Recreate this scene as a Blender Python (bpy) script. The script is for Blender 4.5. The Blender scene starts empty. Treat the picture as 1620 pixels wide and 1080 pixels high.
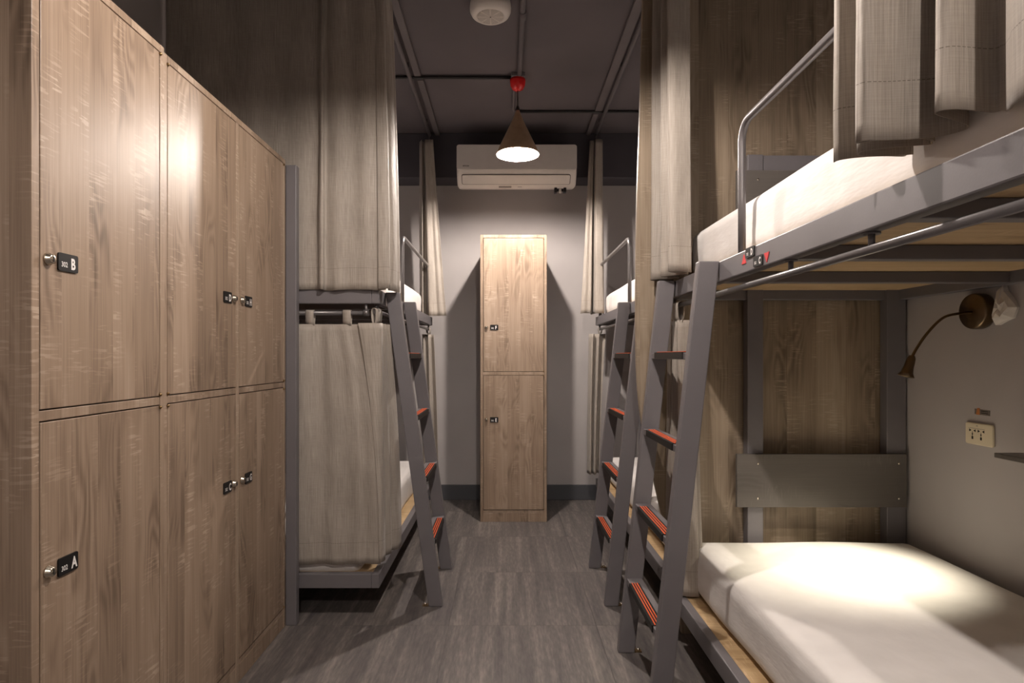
import bpy, bmesh, math, random
from mathutils import Vector, Matrix, noise

random.seed(7)
SC = bpy.context.scene
COL = SC.collection
PI = math.pi

# ------------------------------------------------------------------ camera
F_PX, CX, CY, CAM_H = 950.0, 800.0, 563.0, 1.04
cd = bpy.data.cameras.new('camera')
cd.sensor_width = 36.0
cd.lens = F_PX / 1620.0 * 36.0
cd.shift_x = (810.0 - CX) / 1620.0
cd.shift_y = (CY - 540.0) / 1620.0
cd.clip_start = 0.02
cam = bpy.data.objects.new('camera', cd)
cam.location = (0, 0, CAM_H)
cam.rotation_euler = (PI / 2, 0, 0)
COL.objects.link(cam)
SC.camera = cam

# ------------------------------------------------------------------ world, exposure
w = bpy.data.worlds.new('world')
SC.world = w
w.use_nodes = True
w.node_tree.nodes['Background'].inputs[0].default_value = (0.02, 0.02, 0.022, 1)
w.node_tree.nodes['Background'].inputs[1].default_value = 0.3
SC.view_settings.view_transform = 'Standard'
SC.view_settings.look = 'None'
SC.view_settings.gamma = 1.0
SC.view_settings.use_curve_mapping = False
SC.view_settings.exposure = 0.12
BULB_STRENGTH = 5700.0
BULB_COLOR = (1.0, 0.885, 0.80)
READ_WATT = 36.0

# ------------------------------------------------------------------ node helpers
def newmat(name):
    m = bpy.data.materials.new(name)
    m.use_nodes = True
    nt = m.node_tree
    return m, nt, nt.nodes['Principled BSDF']

def nd(nt, typ, props=None, **ins):
    n = nt.nodes.new(typ)
    for k, v in (props or {}).items():
        setattr(n, k, v)
    for k, v in ins.items():
        key = k.replace('_', ' ')
        s = n.inputs[int(k[1:])] if k[0] == 'i' and k[1:].isdigit() else n.inputs[key]
        if isinstance(v, bpy.types.NodeSocket):
            nt.links.new(v, s)
        else:
            s.default_value = v
    return n

def mth(nt, op, a, b=0.0, c=0.0):
    n = nt.nodes.new('ShaderNodeMath')
    n.operation = op
    for i, v in enumerate((a, b, c)):
        if isinstance(v, bpy.types.NodeSocket):
            nt.links.new(v, n.inputs[i])
        else:
            n.inputs[i].default_value = v
    return n.outputs[0]

def vmul(nt, v, s):
    n = nt.nodes.new('ShaderNodeVectorMath')
    n.operation = 'MULTIPLY'
    nt.links.new(v, n.inputs[0])
    n.inputs[1].default_value = s
    return n.outputs[0]

def vadd(nt, a, b):
    n = nt.nodes.new('ShaderNodeVectorMath')
    n.operation = 'ADD'
    nt.links.new(a, n.inputs[0])
    nt.links.new(b, n.inputs[1])
    return n.outputs[0]

def ramp(nt, fac, stops):
    n = nt.nodes.new('ShaderNodeValToRGB')
    el = n.color_ramp.elements
    while len(el) < len(stops):
        el.new(0.5)
    for e, (p, c) in zip(el, stops):
        e.position = p
        e.color = (c[0], c[1], c[2], 1)
    nt.links.new(fac, n.inputs[0])
    return n.outputs[0]

def noise_tex(nt, vec, scale, detail=2.0, rough=0.5):
    n = nd(nt, 'ShaderNodeTexNoise', None, Vector=vec, Scale=scale, Detail=detail, Roughness=rough)
    return n.outputs[0]

def bump(nt, bsdf, h, strength, dist):
    b = nd(nt, 'ShaderNodeBump', None, Height=h, Strength=strength, Distance=dist)
    nt.links.new(b.outputs[0], bsdf.inputs['Normal'])

def plain(name, col, rough=0.5, metal=0.0, var=0.0, vscale=20.0, bmp=0.0, bscale=200.0, spec=0.5):
    m, nt, b = newmat(name)
    b.inputs['Roughness'].default_value = rough
    b.inputs['Metallic'].default_value = metal
    b.inputs['Specular IOR Level'].default_value = spec
    tc = nd(nt, 'ShaderNodeTexCoord').outputs['Object']
    n = noise_tex(nt, tc, vscale, 3.0)
    lo = [c * (1 - var) for c in col]
    hi = [min(1, c * (1 + var)) for c in col]
    nt.links.new(ramp(nt, n, [(0.3, lo), (0.7, hi)]), b.inputs['Base Color'])
    if bmp:
        bump(nt, b, noise_tex(nt, tc, bscale, 2.0), bmp, 0.002)
    return m

def wood(name, dark, mid, light, rough=0.40, strip=0.075, horiz=False):
    """laminate with long vertical grain, cathedral figures and pale saw marks"""
    m, nt, b = newmat(name)
    tc = nd(nt, 'ShaderNodeTexCoord').outputs['Object']
    rnd = nd(nt, 'ShaderNodeObjectInfo').outputs['Random']
    off = nd(nt, 'ShaderNodeCombineXYZ', None, X=mth(nt, 'MULTIPLY', rnd, 7.3), Y=mth(nt, 'MULTIPLY', rnd, 3.1),
             Z=mth(nt, 'MULTIPLY', rnd, 11.7)).outputs[0]
    p = vadd(nt, tc, off)
    if horiz:
        sep0 = nd(nt, 'ShaderNodeSeparateXYZ', None, Vector=p)
        p = nd(nt, 'ShaderNodeCombineXYZ', None, X=sep0.outputs[2], Y=sep0.outputs[1], Z=sep0.outputs[0]).outputs[0]
    sep = nd(nt, 'ShaderNodeSeparateXYZ', None, Vector=p)
    across = mth(nt, 'ADD', sep.outputs[0], sep.outputs[1])
    cell = mth(nt, 'FLOOR', mth(nt, 'DIVIDE', across, strip))
    wn = nd(nt, 'ShaderNodeTexWhiteNoise', {'noise_dimensions': '1D'}, W=cell).outputs['Value']
    # every strip is its own piece of grain
    offz = nd(nt, 'ShaderNodeCombineXYZ', None, X=mth(nt, 'MULTIPLY', wn, 3.0), Z=mth(nt, 'MULTIPLY', wn, 9.0)).outputs[0]
    q = vadd(nt, p, offz)
    ring_n = noise_tex(nt, vmul(nt, q, (1, 1, 0.22)), 9.0, 2.0, 0.4)
    rings = mth(nt, 'MULTIPLY_ADD', mth(nt, 'SINE', mth(nt, 'MULTIPLY', ring_n, 95.0)), 0.5, 0.5)
    rmask = noise_tex(nt, vmul(nt, q, (1, 1, 0.5)), 8.0, 1.0)
    rmask = mth(nt, 'MINIMUM', mth(nt, 'MULTIPLY', mth(nt, 'MAXIMUM', mth(nt, 'SUBTRACT', rmask, 0.50), 0.0), 7.0), 1.0)
    rings = mth(nt, 'MULTIPLY', rings, rmask)
    fibre = noise_tex(nt, vmul(nt, q, (1, 1, 0.014)), 300.0, 3.0, 0.6)
    broad = noise_tex(nt, vmul(nt, q, (1, 1, 0.030)), 42.0, 3.0, 0.55)
    tone = noise_tex(nt, vmul(nt, q, (1, 1, 0.25)), 9.0, 1.0)
    saw = noise_tex(nt, vmul(nt, q, (0.10, 0.10, 1.0)), 190.0, 1.0)
    sawm = noise_tex(nt, vmul(nt, q, (1, 1, 0.55)), 13.0, 1.0)
    sawf = mth(nt, 'MULTIPLY', mth(nt, 'GREATER_THAN', saw, 0.58),
               mth(nt, 'MULTIPLY', mth(nt, 'MAXIMUM', mth(nt, 'SUBTRACT', sawm, 0.50), 0.0), 2.2))
    f = mth(nt, 'MULTIPLY', rings, -0.19)
    f = mth(nt, 'MULTIPLY_ADD', fibre, 0.40, f)
    f = mth(nt, 'MULTIPLY_ADD', broad, 0.36, f)
    f = mth(nt, 'MULTIPLY_ADD', tone, 0.26, f)
    f = mth(nt, 'MULTIPLY_ADD', wn, 0.18, f)
    f = mth(nt, 'ADD', f, mth(nt, 'MULTIPLY', sawf, 0.50))
    col = ramp(nt, f, [(0.28, dark), (0.58, mid), (0.90, light)])
    nt.links.new(col, b.inputs['Base Color'])
    b.inputs['Roughness'].default_value = rough
    b.inputs['Specular IOR Level'].default_value = 0.38
    bump(nt, b, mth(nt, 'ADD', fibre, mth(nt, 'MULTIPLY', rings, 0.3)), 0.10, 0.001)
    return m

def fabric(name, lo, hi):
    m, nt, b = newmat(name)
    uv = nd(nt, 'ShaderNodeUVMap').outputs[0]
    thr = noise_tex(nt, vmul(nt, uv, (1.0, 0.02, 1)), 420.0, 2.0)
    thr2 = noise_tex(nt, vmul(nt, uv, (0.03, 1.0, 1)), 600.0, 1.0)
    blot = noise_tex(nt, uv, 5.0, 3.0)
    f = mth(nt, 'ADD', mth(nt, 'MULTIPLY', thr, 0.55), mth(nt, 'MULTIPLY', thr2, 0.2))
    f = mth(nt, 'MULTIPLY_ADD', blot, 0.3, f)
    col = ramp(nt, f, [(0.35, lo), (0.72, hi)])
    sp = nd(nt, 'ShaderNodeSeparateXYZ', None, Vector=uv)
    line = mth(nt, 'LESS_THAN', mth(nt, 'ABSOLUTE', mth(nt, 'SUBTRACT', sp.outputs[1], 0.085)), 0.0007)
    dash = mth(nt, 'GREATER_THAN', mth(nt, 'SINE', mth(nt, 'MULTIPLY', sp.outputs[0], 900.0)), -0.5)
    mx = nd(nt, 'ShaderNodeMix', {'data_type': 'RGBA'})
    nt.links.new(mth(nt, 'MULTIPLY', line, dash), mx.inputs[0])
    nt.links.new(col, mx.inputs[6])
    mx.inputs[7].default_value = (lo[0] * 0.6, lo[1] * 0.58, lo[2] * 0.55, 1)
    nt.links.new(mx.outputs[2], b.inputs['Base Color'])
    b.inputs['Roughness'].default_value = 0.62
    b.inputs['Sheen Weight'].default_value = 0.15
    wr = noise_tex(nt, vmul(nt, uv, (1, 0.45, 1)), 16.0, 3.0)
    bump(nt, b, mth(nt, 'ADD', mth(nt, 'MULTIPLY', wr, 0.9), mth(nt, 'MULTIPLY', thr, 0.12)), 0.55, 0.014)
    return m

def sheet_mat():
    m, nt, b = newmat('white_sheet')
    tc = nd(nt, 'ShaderNodeTexCoord').outputs['Object']
    b.inputs['Roughness'].default_value = 0.75
    n = noise_tex(nt, tc, 9.0, 3.0)
    nt.links.new(ramp(nt, n, [(0.3, (0.76, 0.73, 0.71)), (0.7, (0.84, 0.81, 0.79))]), b.inputs['Base Color'])
    w1 = noise_tex(nt, vmul(nt, tc, (1, 0.5, 2.0)), 14.0, 3.0, 0.6)
    bump(nt, b, w1, 0.22, 0.012)
    return m

def floor_mat():
    m, nt, b = newmat('vinyl_floor')
    tc = nd(nt, 'ShaderNodeTexCoord').outputs['Object']
    rnd = nd(nt, 'ShaderNodeObjectInfo').outputs['Random']
    off = nd(nt, 'ShaderNodeCombineXYZ', None, X=mth(nt, 'MULTIPLY', rnd, 13.0), Y=mth(nt, 'MULTIPLY', rnd, 5.0)).outputs[0]
    p = vadd(nt, tc, off)
    a = noise_tex(nt, vmul(nt, p, (1, 0.055, 1)), 22.0, 4.0, 0.6)
    c = noise_tex(nt, vmul(nt, p, (1, 0.16, 1)), 110.0, 3.0, 0.6)
    d = noise_tex(nt, p, 380.0, 2.0)
    f = mth(nt, 'MULTIPLY', a, 0.6)
    f = mth(nt, 'MULTIPLY_ADD', c, 0.35, f)
    f = mth(nt, 'MULTIPLY_ADD', d, 0.12, f)
    nt.links.new(ramp(nt, f, [(0.38, (0.062, 0.055, 0.057)), (0.54, (0.120, 0.106, 0.100)), (0.70, (0.238, 0.210, 0.190))]),
                 b.inputs['Base Color'])
    b.inputs['Roughness'].default_value = 0.5
    bump(nt, b, c, 0.12, 0.001)
    return m

def emit(name, col, strength):
    m, nt, b = newmat(name)
    b.inputs['Base Color'].default_value = (0.8, 0.8, 0.8, 1)
    b.inputs['Emission Color'].default_value = (*col, 1)
    b.inputs['Emission Strength'].default_value = strength
    return m

def grille_mat():
    m, nt, b = newmat('perforated_cover')
    tc = nd(nt, 'ShaderNodeTexCoord').outputs['Object']
    sp = nd(nt, 'ShaderNodeSeparateXYZ', None, Vector=tc)
    sx = mth(nt, 'SINE', mth(nt, 'MULTIPLY', sp.outputs[0], 1400.0))
    sy = mth(nt, 'SINE', mth(nt, 'MULTIPLY', sp.outputs[1], 1400.0))
    hole = mth(nt, 'GREATER_THAN', mth(nt, 'MULTIPLY', sx, sy), 0.30)
    ang = mth(nt, 'ARCTAN2', sp.outputs[1], sp.outputs[0])
    spoke = mth(nt, 'GREATER_THAN', mth(nt, 'ABSOLUTE', mth(nt, 'SINE', mth(nt, 'MULTIPLY', ang, 4.0))), 0.28)
    col = ramp(nt, mth(nt, 'MULTIPLY', hole, spoke), [(0.0, (0.62, 0.57, 0.52)), (1.0, (0.10, 0.085, 0.075))])
    nt.links.new(col, b.inputs['Base Color'])
    b.inputs['Roughness'].default_value = 0.6
    return m

M = {}
M['oak'] = wood('oak_laminate', (0.136, 0.093, 0.064), (0.298, 0.216, 0.155), (0.46, 0.358, 0.275))
M['oak_panel'] = wood('oak_panel', (0.140, 0.104, 0.070), (0.270, 0.210, 0.149), (0.41, 0.335, 0.255), rough=0.5, strip=0.11)
M['ply'] = wood('plywood', (0.34, 0.225, 0.115), (0.50, 0.35, 0.19), (0.60, 0.44, 0.27), rough=0.55, strip=0.6, horiz=True)
M['head'] = wood('grey_laminate', (0.088, 0.078, 0.070), (0.112, 0.100, 0.090), (0.140, 0.126, 0.114), rough=0.4, strip=0.9, horiz=True)
M['steel'] = plain('grey_painted_steel', (0.150, 0.140, 0.148), 0.42, 0.0, 0.05, 8.0, 0.04, 300.0)
M['tube'] = plain('grey_tube', (0.150, 0.140, 0.142), 0.30, 0.25, 0.06, 10.0)
M['wall'] = plain('grey_wall_paint', (0.390, 0.364, 0.358), 0.75, 0.0, 0.07, 2.2, 0.12, 60.0)
M['ceil'] = plain('dark_ceiling_paint', (0.098, 0.084, 0.090), 0.8, 0.0, 0.13, 1.8, 0.25, 25.0)
M['beam'] = plain('dark_beam_paint', (0.060, 0.055, 0.066), 0.8, 0.0, 0.10, 2.0, 0.15, 40.0)
M['base'] = plain('dark_baseboard', (0.060, 0.062, 0.070), 0.5, 0.0, 0.08, 4.0)
M['fabric'] = fabric('linen_curtain', (0.250, 0.218, 0.186), (0.445, 0.396, 0.345))
M['sheet'] = sheet_mat()
M['floor'] = floor_mat()
M['black'] = plain('black_plastic', (0.010, 0.009, 0.009), 0.5, 0, 0.1, spec=0.25)
M['dark'] = plain('dark_slot', (0.010, 0.009, 0.008), 0.7, 0, 0.1)
M['white'] = plain('white_print', (0.80, 0.78, 0.76), 0.5, 0, 0.02)
M['orange'] = plain('orange_grip', (0.72, 0.105, 0.025), 0.55, 0, 0.05)
M['red'] = plain('red_plastic', (0.62, 0.012, 0.012), 0.22, 0, 0.05)
M['redst'] = plain('red_sticker', (0.66, 0.035, 0.040), 0.45, 0, 0.04)
M['nickel'] = plain('satin_nickel', (0.62, 0.56, 0.47), 0.26, 1.0, 0.04)
M['brass'] = plain('antique_brass', (0.30, 0.205, 0.105), 0.30, 1.0, 0.08)
M['bronze'] = plain('dark_bronze', (0.165, 0.118, 0.072), 0.34, 1.0, 0.08)
M['acw'] = plain('white_plastic', (0.66, 0.62, 0.58), 0.4, 0, 0.02)
M['acp'] = plain('pearl_panel', (0.60, 0.565, 0.54), 0.35, 0, 0.02)
M['cream'] = plain('cream_plastic', (0.70, 0.62, 0.46), 0.4, 0, 0.02)
M['paper'] = plain('white_tissue', (0.62, 0.58, 0.53), 0.9, 0, 0.08, 40.0, 0.3, 90.0)
M['copper'] = plain('copper_shade', (0.44, 0.31, 0.20), 0.4, 0.3, 0.10)
M['inner'] = plain('shade_lining', (0.80, 0.76, 0.70), 0.6, 0, 0.02)
M['conduit'] = plain('painted_conduit', (0.125, 0.110, 0.116), 0.6, 0, 0.08, 6.0)
M['cable'] = plain('black_conduit', (0.018, 0.016, 0.018), 0.5, 0, 0.1)
M['trunk'] = plain('painted_trunking', (0.118, 0.102, 0.105), 0.65, 0, 0.08, 6.0)
M['stick'] = plain('grey_sticker', (0.16, 0.135, 0.115), 0.5, 0, 0.15, 200.0)
M['orst'] = plain('orange_sticker', (0.45, 0.17, 0.05), 0.5, 0, 0.05)
M['grille'] = grille_mat()
M['disp'] = plain('grey_display', (0.22, 0.20, 0.19), 0.4, 0, 0.03)
M['bulb'] = emit('lamp_bulb', BULB_COLOR, BULB_STRENGTH)
M['bulb_dim'] = emit('dimmer_lamp_bulb', BULB_COLOR, BULB_STRENGTH * 0.70)
M['led'] = emit('reading_led', (1.0, 0.93, 0.72), 25.0)

# ------------------------------------------------------------------ mesh helpers
class MB:
    def __init__(s):
        s.v, s.f, s.m, s.sm = [], [], [], []
    def add(s, verts, faces, mi=0, smooth=False):
        b = len(s.v)
        s.v += [Vector(p) for p in verts]
        for f in faces:
            s.f.append([b + i for i in f]); s.m.append(mi); s.sm.append(smooth)
        return s
    def box(s, x0, x1, y0, y1, z0, z1, mi=0):
        v = [(x, y, z) for z in (min(z0, z1), max(z0, z1)) for y in (min(y0, y1), max(y0, y1)) for x in (min(x0, x1), max(x0, x1))]
        return s.add(v, [(0, 2, 3, 1), (4, 5, 7, 6), (0, 1, 5, 4), (2, 6, 7, 3), (0, 4, 6, 2), (1, 3, 7, 5)], mi)
    def hexa(s, bot, top, mi=0):
        """bot, top: four corners each, counter-clockwise seen from above"""
        return s.add(list(bot) + list(top), [(3, 2, 1, 0), (4, 5, 6, 7), (0, 1, 5, 4), (1, 2, 6, 5), (2, 3, 7, 6), (3, 0, 4, 7)], mi)
    def tube(s, path, r, seg=14, mi=0, caps=True):
        P = [Vector(p) for p in path]
        n = len(P)
        up = None
        rings = []
        for i in range(n):
            t = (P[min(i + 1, n - 1)] - P[max(i - 1, 0)]).normalized()
            if up is None:
                a = Vector((0, 0, 1)) if abs(t.z) < 0.9 else Vector((1, 0, 0))
                up = (a - t * a.dot(t)).normalized()
            else:
                up = (up - t * up.dot(t)).normalized()
            sd = t.cross(up)
            rr = r[i] if isinstance(r, (list, tuple)) else r
            rings.append([P[i] + up * (math.cos(2 * PI * k / seg) * rr) + sd * (math.sin(2 * PI * k / seg) * rr) for k in range(seg)])
        b = len(s.v)
        s.v += [p for ring in rings for p in ring]
        for i in range(n - 1):
            for k in range(seg):
                k2 = (k + 1) % seg
                s.f.append([b + i * seg + k, b + i * seg + k2, b + (i + 1) * seg + k2, b + (i + 1) * seg + k])
                s.m.append(mi); s.sm.append(True)
        if caps:
            s.f.append([b + k for k in range(seg)][::-1]); s.m.append(mi); s.sm.append(False)
            s.f.append([b + (n - 1) * seg + k for k in range(seg)]); s.m.append(mi); s.sm.append(False)
        return s
    def lathe(s, prof, mat4, seg=28, mi=0, smooth=True):
        """prof: (radius, height) list along local z"""
        b = len(s.v)
        for r, h in prof:
            for k in range(seg):
                a = 2 * PI * k / seg
                s.v.append(mat4 @ Vector((math.cos(a) * r, math.sin(a) * r, h)))
        for i in range(len(prof) - 1):
            for k in range(seg):
                k2 = (k + 1) % seg
                s.f.append([b + i * seg + k, b + i * seg + k2, b + (i + 1) * seg + k2, b + (i + 1) * seg + k])
                s.m.append(mi); s.sm.append(smooth)
        if prof[0][0] > 1e-5:
            s.f.append([b + k for k in range(seg)][::-1]); s.m.append(mi); s.sm.append(False)
        if prof[-1][0] > 1e-5:
            j = b + (len(prof) - 1) * seg
            s.f.append([j + k for k in range(seg)]); s.m.append(mi); s.sm.append(False)
        return s
    def prism(s, poly, d, mat4, mi=0):
        """poly in local xy, extruded along local z from 0 to d"""
        n = len(poly)
        v = [mat4 @ Vector((x, y, 0)) for x, y in poly] + [mat4 @ Vector((x, y, d)) for x, y in poly]
        f = [tuple(range(n))[::-1], tuple(range(n, 2 * n))] + [(i, (i + 1) % n, n + (i + 1) % n, n + i) for i in range(n)]
        return s.add(v, f, mi)

def rrect(w, h, r, n=4):
    pts = []
    for cx, cy, a0 in ((w / 2 - r, h / 2 - r, 0), (-w / 2 + r, h / 2 - r, PI / 2), (-w / 2 + r, -h / 2 + r, PI), (w / 2 - r, -h / 2 + r, 1.5 * PI)):
        for k in range(n + 1):
            a = a0 + PI / 2 * k / n
            pts.append((cx + r * math.cos(a), cy + r * math.sin(a)))
    return pts

def frame(origin, right, up):
    r, u = Vector(right).normalized(), Vector(up).normalized()
    n = r.cross(u)
    return Matrix(((r.x, u.x, n.x, origin[0]), (r.y, u.y, n.y, origin[1]), (r.z, u.z, n.z, origin[2]), (0, 0, 0, 1)))

def tag(o, label=None, cat=None, group=None, kind=None):
    if label: o['label'] = label
    if cat: o['category'] = cat
    if group: o['group'] = group
    if kind: o['kind'] = kind
    return o

def thing(name, loc, label, cat, group=None):
    o = bpy.data.objects.new(name, None)
    o.location = loc
    o.empty_display_size = 0.1
    COL.objects.link(o)
    return tag(o, label, cat, group)

def wpos(o):
    p = Vector((0, 0, 0))
    while o is not None:
        p += o.location
        o = o.parent
    return p

def obj(name, mb, mat, parent=None, bevel=0.0, origin=None, label=None):
    """mb is in world coordinates; origin (world) becomes the object's own origin"""
    base = wpos(parent) if parent else Vector((0, 0, 0))
    if origin is None:
        origin = base if parent else Vector((0, 0, 0))
    origin = Vector(origin)
    me = bpy.data.meshes.new(name)
    me.from_pydata([tuple(p - origin) for p in mb.v], [], mb.f)
    me.polygons.foreach_set('material_index', mb.m)
    me.polygons.foreach_set('use_smooth', mb.sm)
    for mm in (mat if isinstance(mat, (list, tuple)) else [mat]):
        me.materials.append(M[mm])
    me.update()
    o = bpy.data.objects.new(name, me)
    COL.objects.link(o)
    o.parent = parent
    o.location = origin - base
    if bevel:
        bv = o.modifiers.new('bevel', 'BEVEL')
        bv.width = bevel; bv.segments = 2; bv.limit_method = 'ANGLE'; bv.angle_limit = 0.7
    if label:
        o['label'] = label
    return o

_txt = {}
def text_geo(s, size, bold=0.0):
    key = (s, size, bold)
    if key not in _txt:
        cu = bpy.data.curves.new('lettering', 'FONT')
        cu.body = s; cu.size = size; cu.offset = bold
        cu.resolution_u = 3
        ob = bpy.data.objects.new('lettering', cu)
        COL.objects.link(ob)
        bpy.context.view_layer.update()
        me = bpy.data.meshes.new_from_object(ob.evaluated_get(bpy.context.evaluated_depsgraph_get()))
        _txt[key] = ([v.co.copy() for v in me.vertices], [tuple(p.vertices) for p in me.polygons])
        COL.objects.unlink(ob)
        bpy.data.objects.remove(ob); bpy.data.meshes.remove(me); bpy.data.curves.remove(cu)
    return _txt[key]

def put_text(mb, s, size, mat4, x, y, z, mi, bold=0.0, squash=1.0):
    v, f = text_geo(s, size, bold)
    x0 = min(p.x for p in v)
    mb.add([mat4 @ Vector(((p.x - x0) * squash + x, p.y + y, z)) for p in v], f, mi)
    return max((p.x - x0) * squash for p in v)

def plate_mesh(letter, mat4, w=0.052, h=0.034, t=0.003):
    mb = MB()
    mb.prism(rrect(w, h, 0.004), t, mat4, 0)
    k = h / 0.034
    put_text(mb, '302', 0.0135 * k, mat4, -w * 0.36, -h * 0.26, t + 0.0003, 1, 0.0002, 0.82)
    put_text(mb, letter, 0.029 * k, mat4, w * 0.13, -h * 0.32, t + 0.0003, 1, 0.0011, 0.72)
    return mb

def rbox(x0, x1, y0, y1, z0, z1, r, n=(10, 24, 4), fn=None):
    """rounded box on a fine grid; fn(p, normal) may move points"""
    mb = MB()
    c = Vector(((x0 + x1) / 2, (y0 + y1) / 2, (z0 + z1) / 2))
    h = Vector(((x1 - x0) / 2, (y1 - y0) / 2, (z1 - z0) / 2))
    def lin(nn, half):
        inner = half - r
        pts = [-half, -half + r * 0.15, -half + r * 0.4, -half + r * 0.7]
        pts += [-inner + 2 * inner * i / nn for i in range(nn + 1)]
        pts += [half - r * 0.7, half - r * 0.4, half - r * 0.15, half]
        return pts
    ax = [lin(n[i], h[i]) for i in range(3)]
    idx = {}
    def vert(p):
        key = tuple(round(a, 6) for a in p)
        if key not in idx:
            inner = Vector([max(-h[i] + r, min(h[i] - r, p[i])) for i in range(3)])
            d = Vector(p) - inner
            nn = d.normalized() if d.length > 1e-9 else Vector((0, 0, 1))
            q = inner + nn * r + c
            if fn:
                q = fn(q, nn)
            idx[key] = len(mb.v); mb.v.append(q)
        return idx[key]
    for a in range(3):
        b1, b2 = (a + 1) % 3, (a + 2) % 3
        for sg in (-1, 1):
            for i in range(len(ax[b1]) - 1):
                for j in range(len(ax[b2]) - 1):
                    quad = []
                    for di, dj in ((0, 0), (1, 0), (1, 1), (0, 1)):
                        p = [0, 0, 0]; p[a] = sg * h[a]; p[b1] = ax[b1][i + di]; p[b2] = ax[b2][j + dj]
                        quad.append(vert(p))
                    if sg < 0: quad.reverse()
                    if len(set(quad)) == 4:
                        mb.f.append(quad); mb.m.append(0); mb.sm.append(True)
    return mb

def catmull(pts, sub):
    P = [Vector(p) for p in pts]
    out = []
    for i in range(len(P) - 1):
        p0, p1, p2, p3 = P[max(i - 1, 0)], P[i], P[i + 1], P[min(i + 2, len(P) - 1)]
        for k in range(sub):
            t = k / sub
            out.append(0.5 * ((2 * p1) + (p2 - p0) * t + (2 * p0 - 5 * p1 + 4 * p2 - p3) * t * t + (3 * p1 - p0 - 3 * p2 + p3) * t ** 3))
    out.append(P[-1])
    return out

def px(pxx, pyy, Y):
    """point at depth Y that the photograph shows at this pixel (used for hand placement)"""
    return Vector(((pxx - CX) * Y / F_PX, Y, CAM_H - (pyy - CY) * Y / F_PX))

# ------------------------------------------------------------------ the room
XL, XR, YB, YF, ZC = -1.355, 1.475, 4.352, -1.70, 2.58
T = 0.08
def struct(name, mb, mat, **k):
    o = obj(name, mb, mat, **k)
    o['kind'] = 'structure'
    return o

fl = struct('floor', MB().box(XL - T, XR + T, YF - T, YB + T, -0.08, -0.003), 'base')
tile = 0.57
tm = None
iy = 0
y = 2.32 - 8 * tile
tiles = []
while y < YB:
    x = -1.36
    while x < XR:
        a0, a1 = max(x, XL), min(x + tile, XR)
        b0, b1 = max(y, YF), min(y + tile, YB)
        if a1 - a0 > 0.01 and b1 - b0 > 0.01:
            mb = MB().box(a0 + 0.0004, a1 - 0.0004, b0 + 0.0004, b1 - 0.0004, -0.003, 0.0)
            obj('vinyl_tile', mb, 'floor', fl, origin=((a0 + a1) / 2, (b0 + b1) / 2, 0))
        x += tile
    y += tile
struct('ceiling', MB().box(XL - T, XR + T, YF - T, YB + T, ZC, ZC + 0.08), 'ceil')
struct('wall_left', MB().box(XL - T, XL, YF, YB, 0, ZC), 'wall')
struct('wall_right', MB().box(XR, XR + T, YF, YB, 0, ZC), 'wall')
struct('wall_back', MB().box(XL - T, XR + T, YB, YB + T, 0, ZC), 'wall')
struct('wall_front', MB().box(XL - T, XR + T, YF - T, YF, 0, ZC), 'wall')
struct('trim_1', MB().box(XL, XR, 4.15, YB, 2.272, ZC), 'beam', bevel=0.006)
struct('baseboard_back', MB().box(XL, XR, YB - 0.012, YB, 0, 0.11), 'base', bevel=0.003)

# ------------------------------------------------------------------ lockers
def lock_mesh(mat4):
    mb = MB()
    mb.lathe([(0.0115, 0.0), (0.0115, 0.003), (0.0095, 0.0045), (0.0088, 0.010), (0.0070, 0.0115), (0.0, 0.0115)], mat4, 20, 0)
    mb.prism([(-0.0011, -0.005), (0.0011, -0.005), (0.0011, 0.005), (-0.0011, 0.005)], 0.0123, mat4, 1)
    return mb

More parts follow.
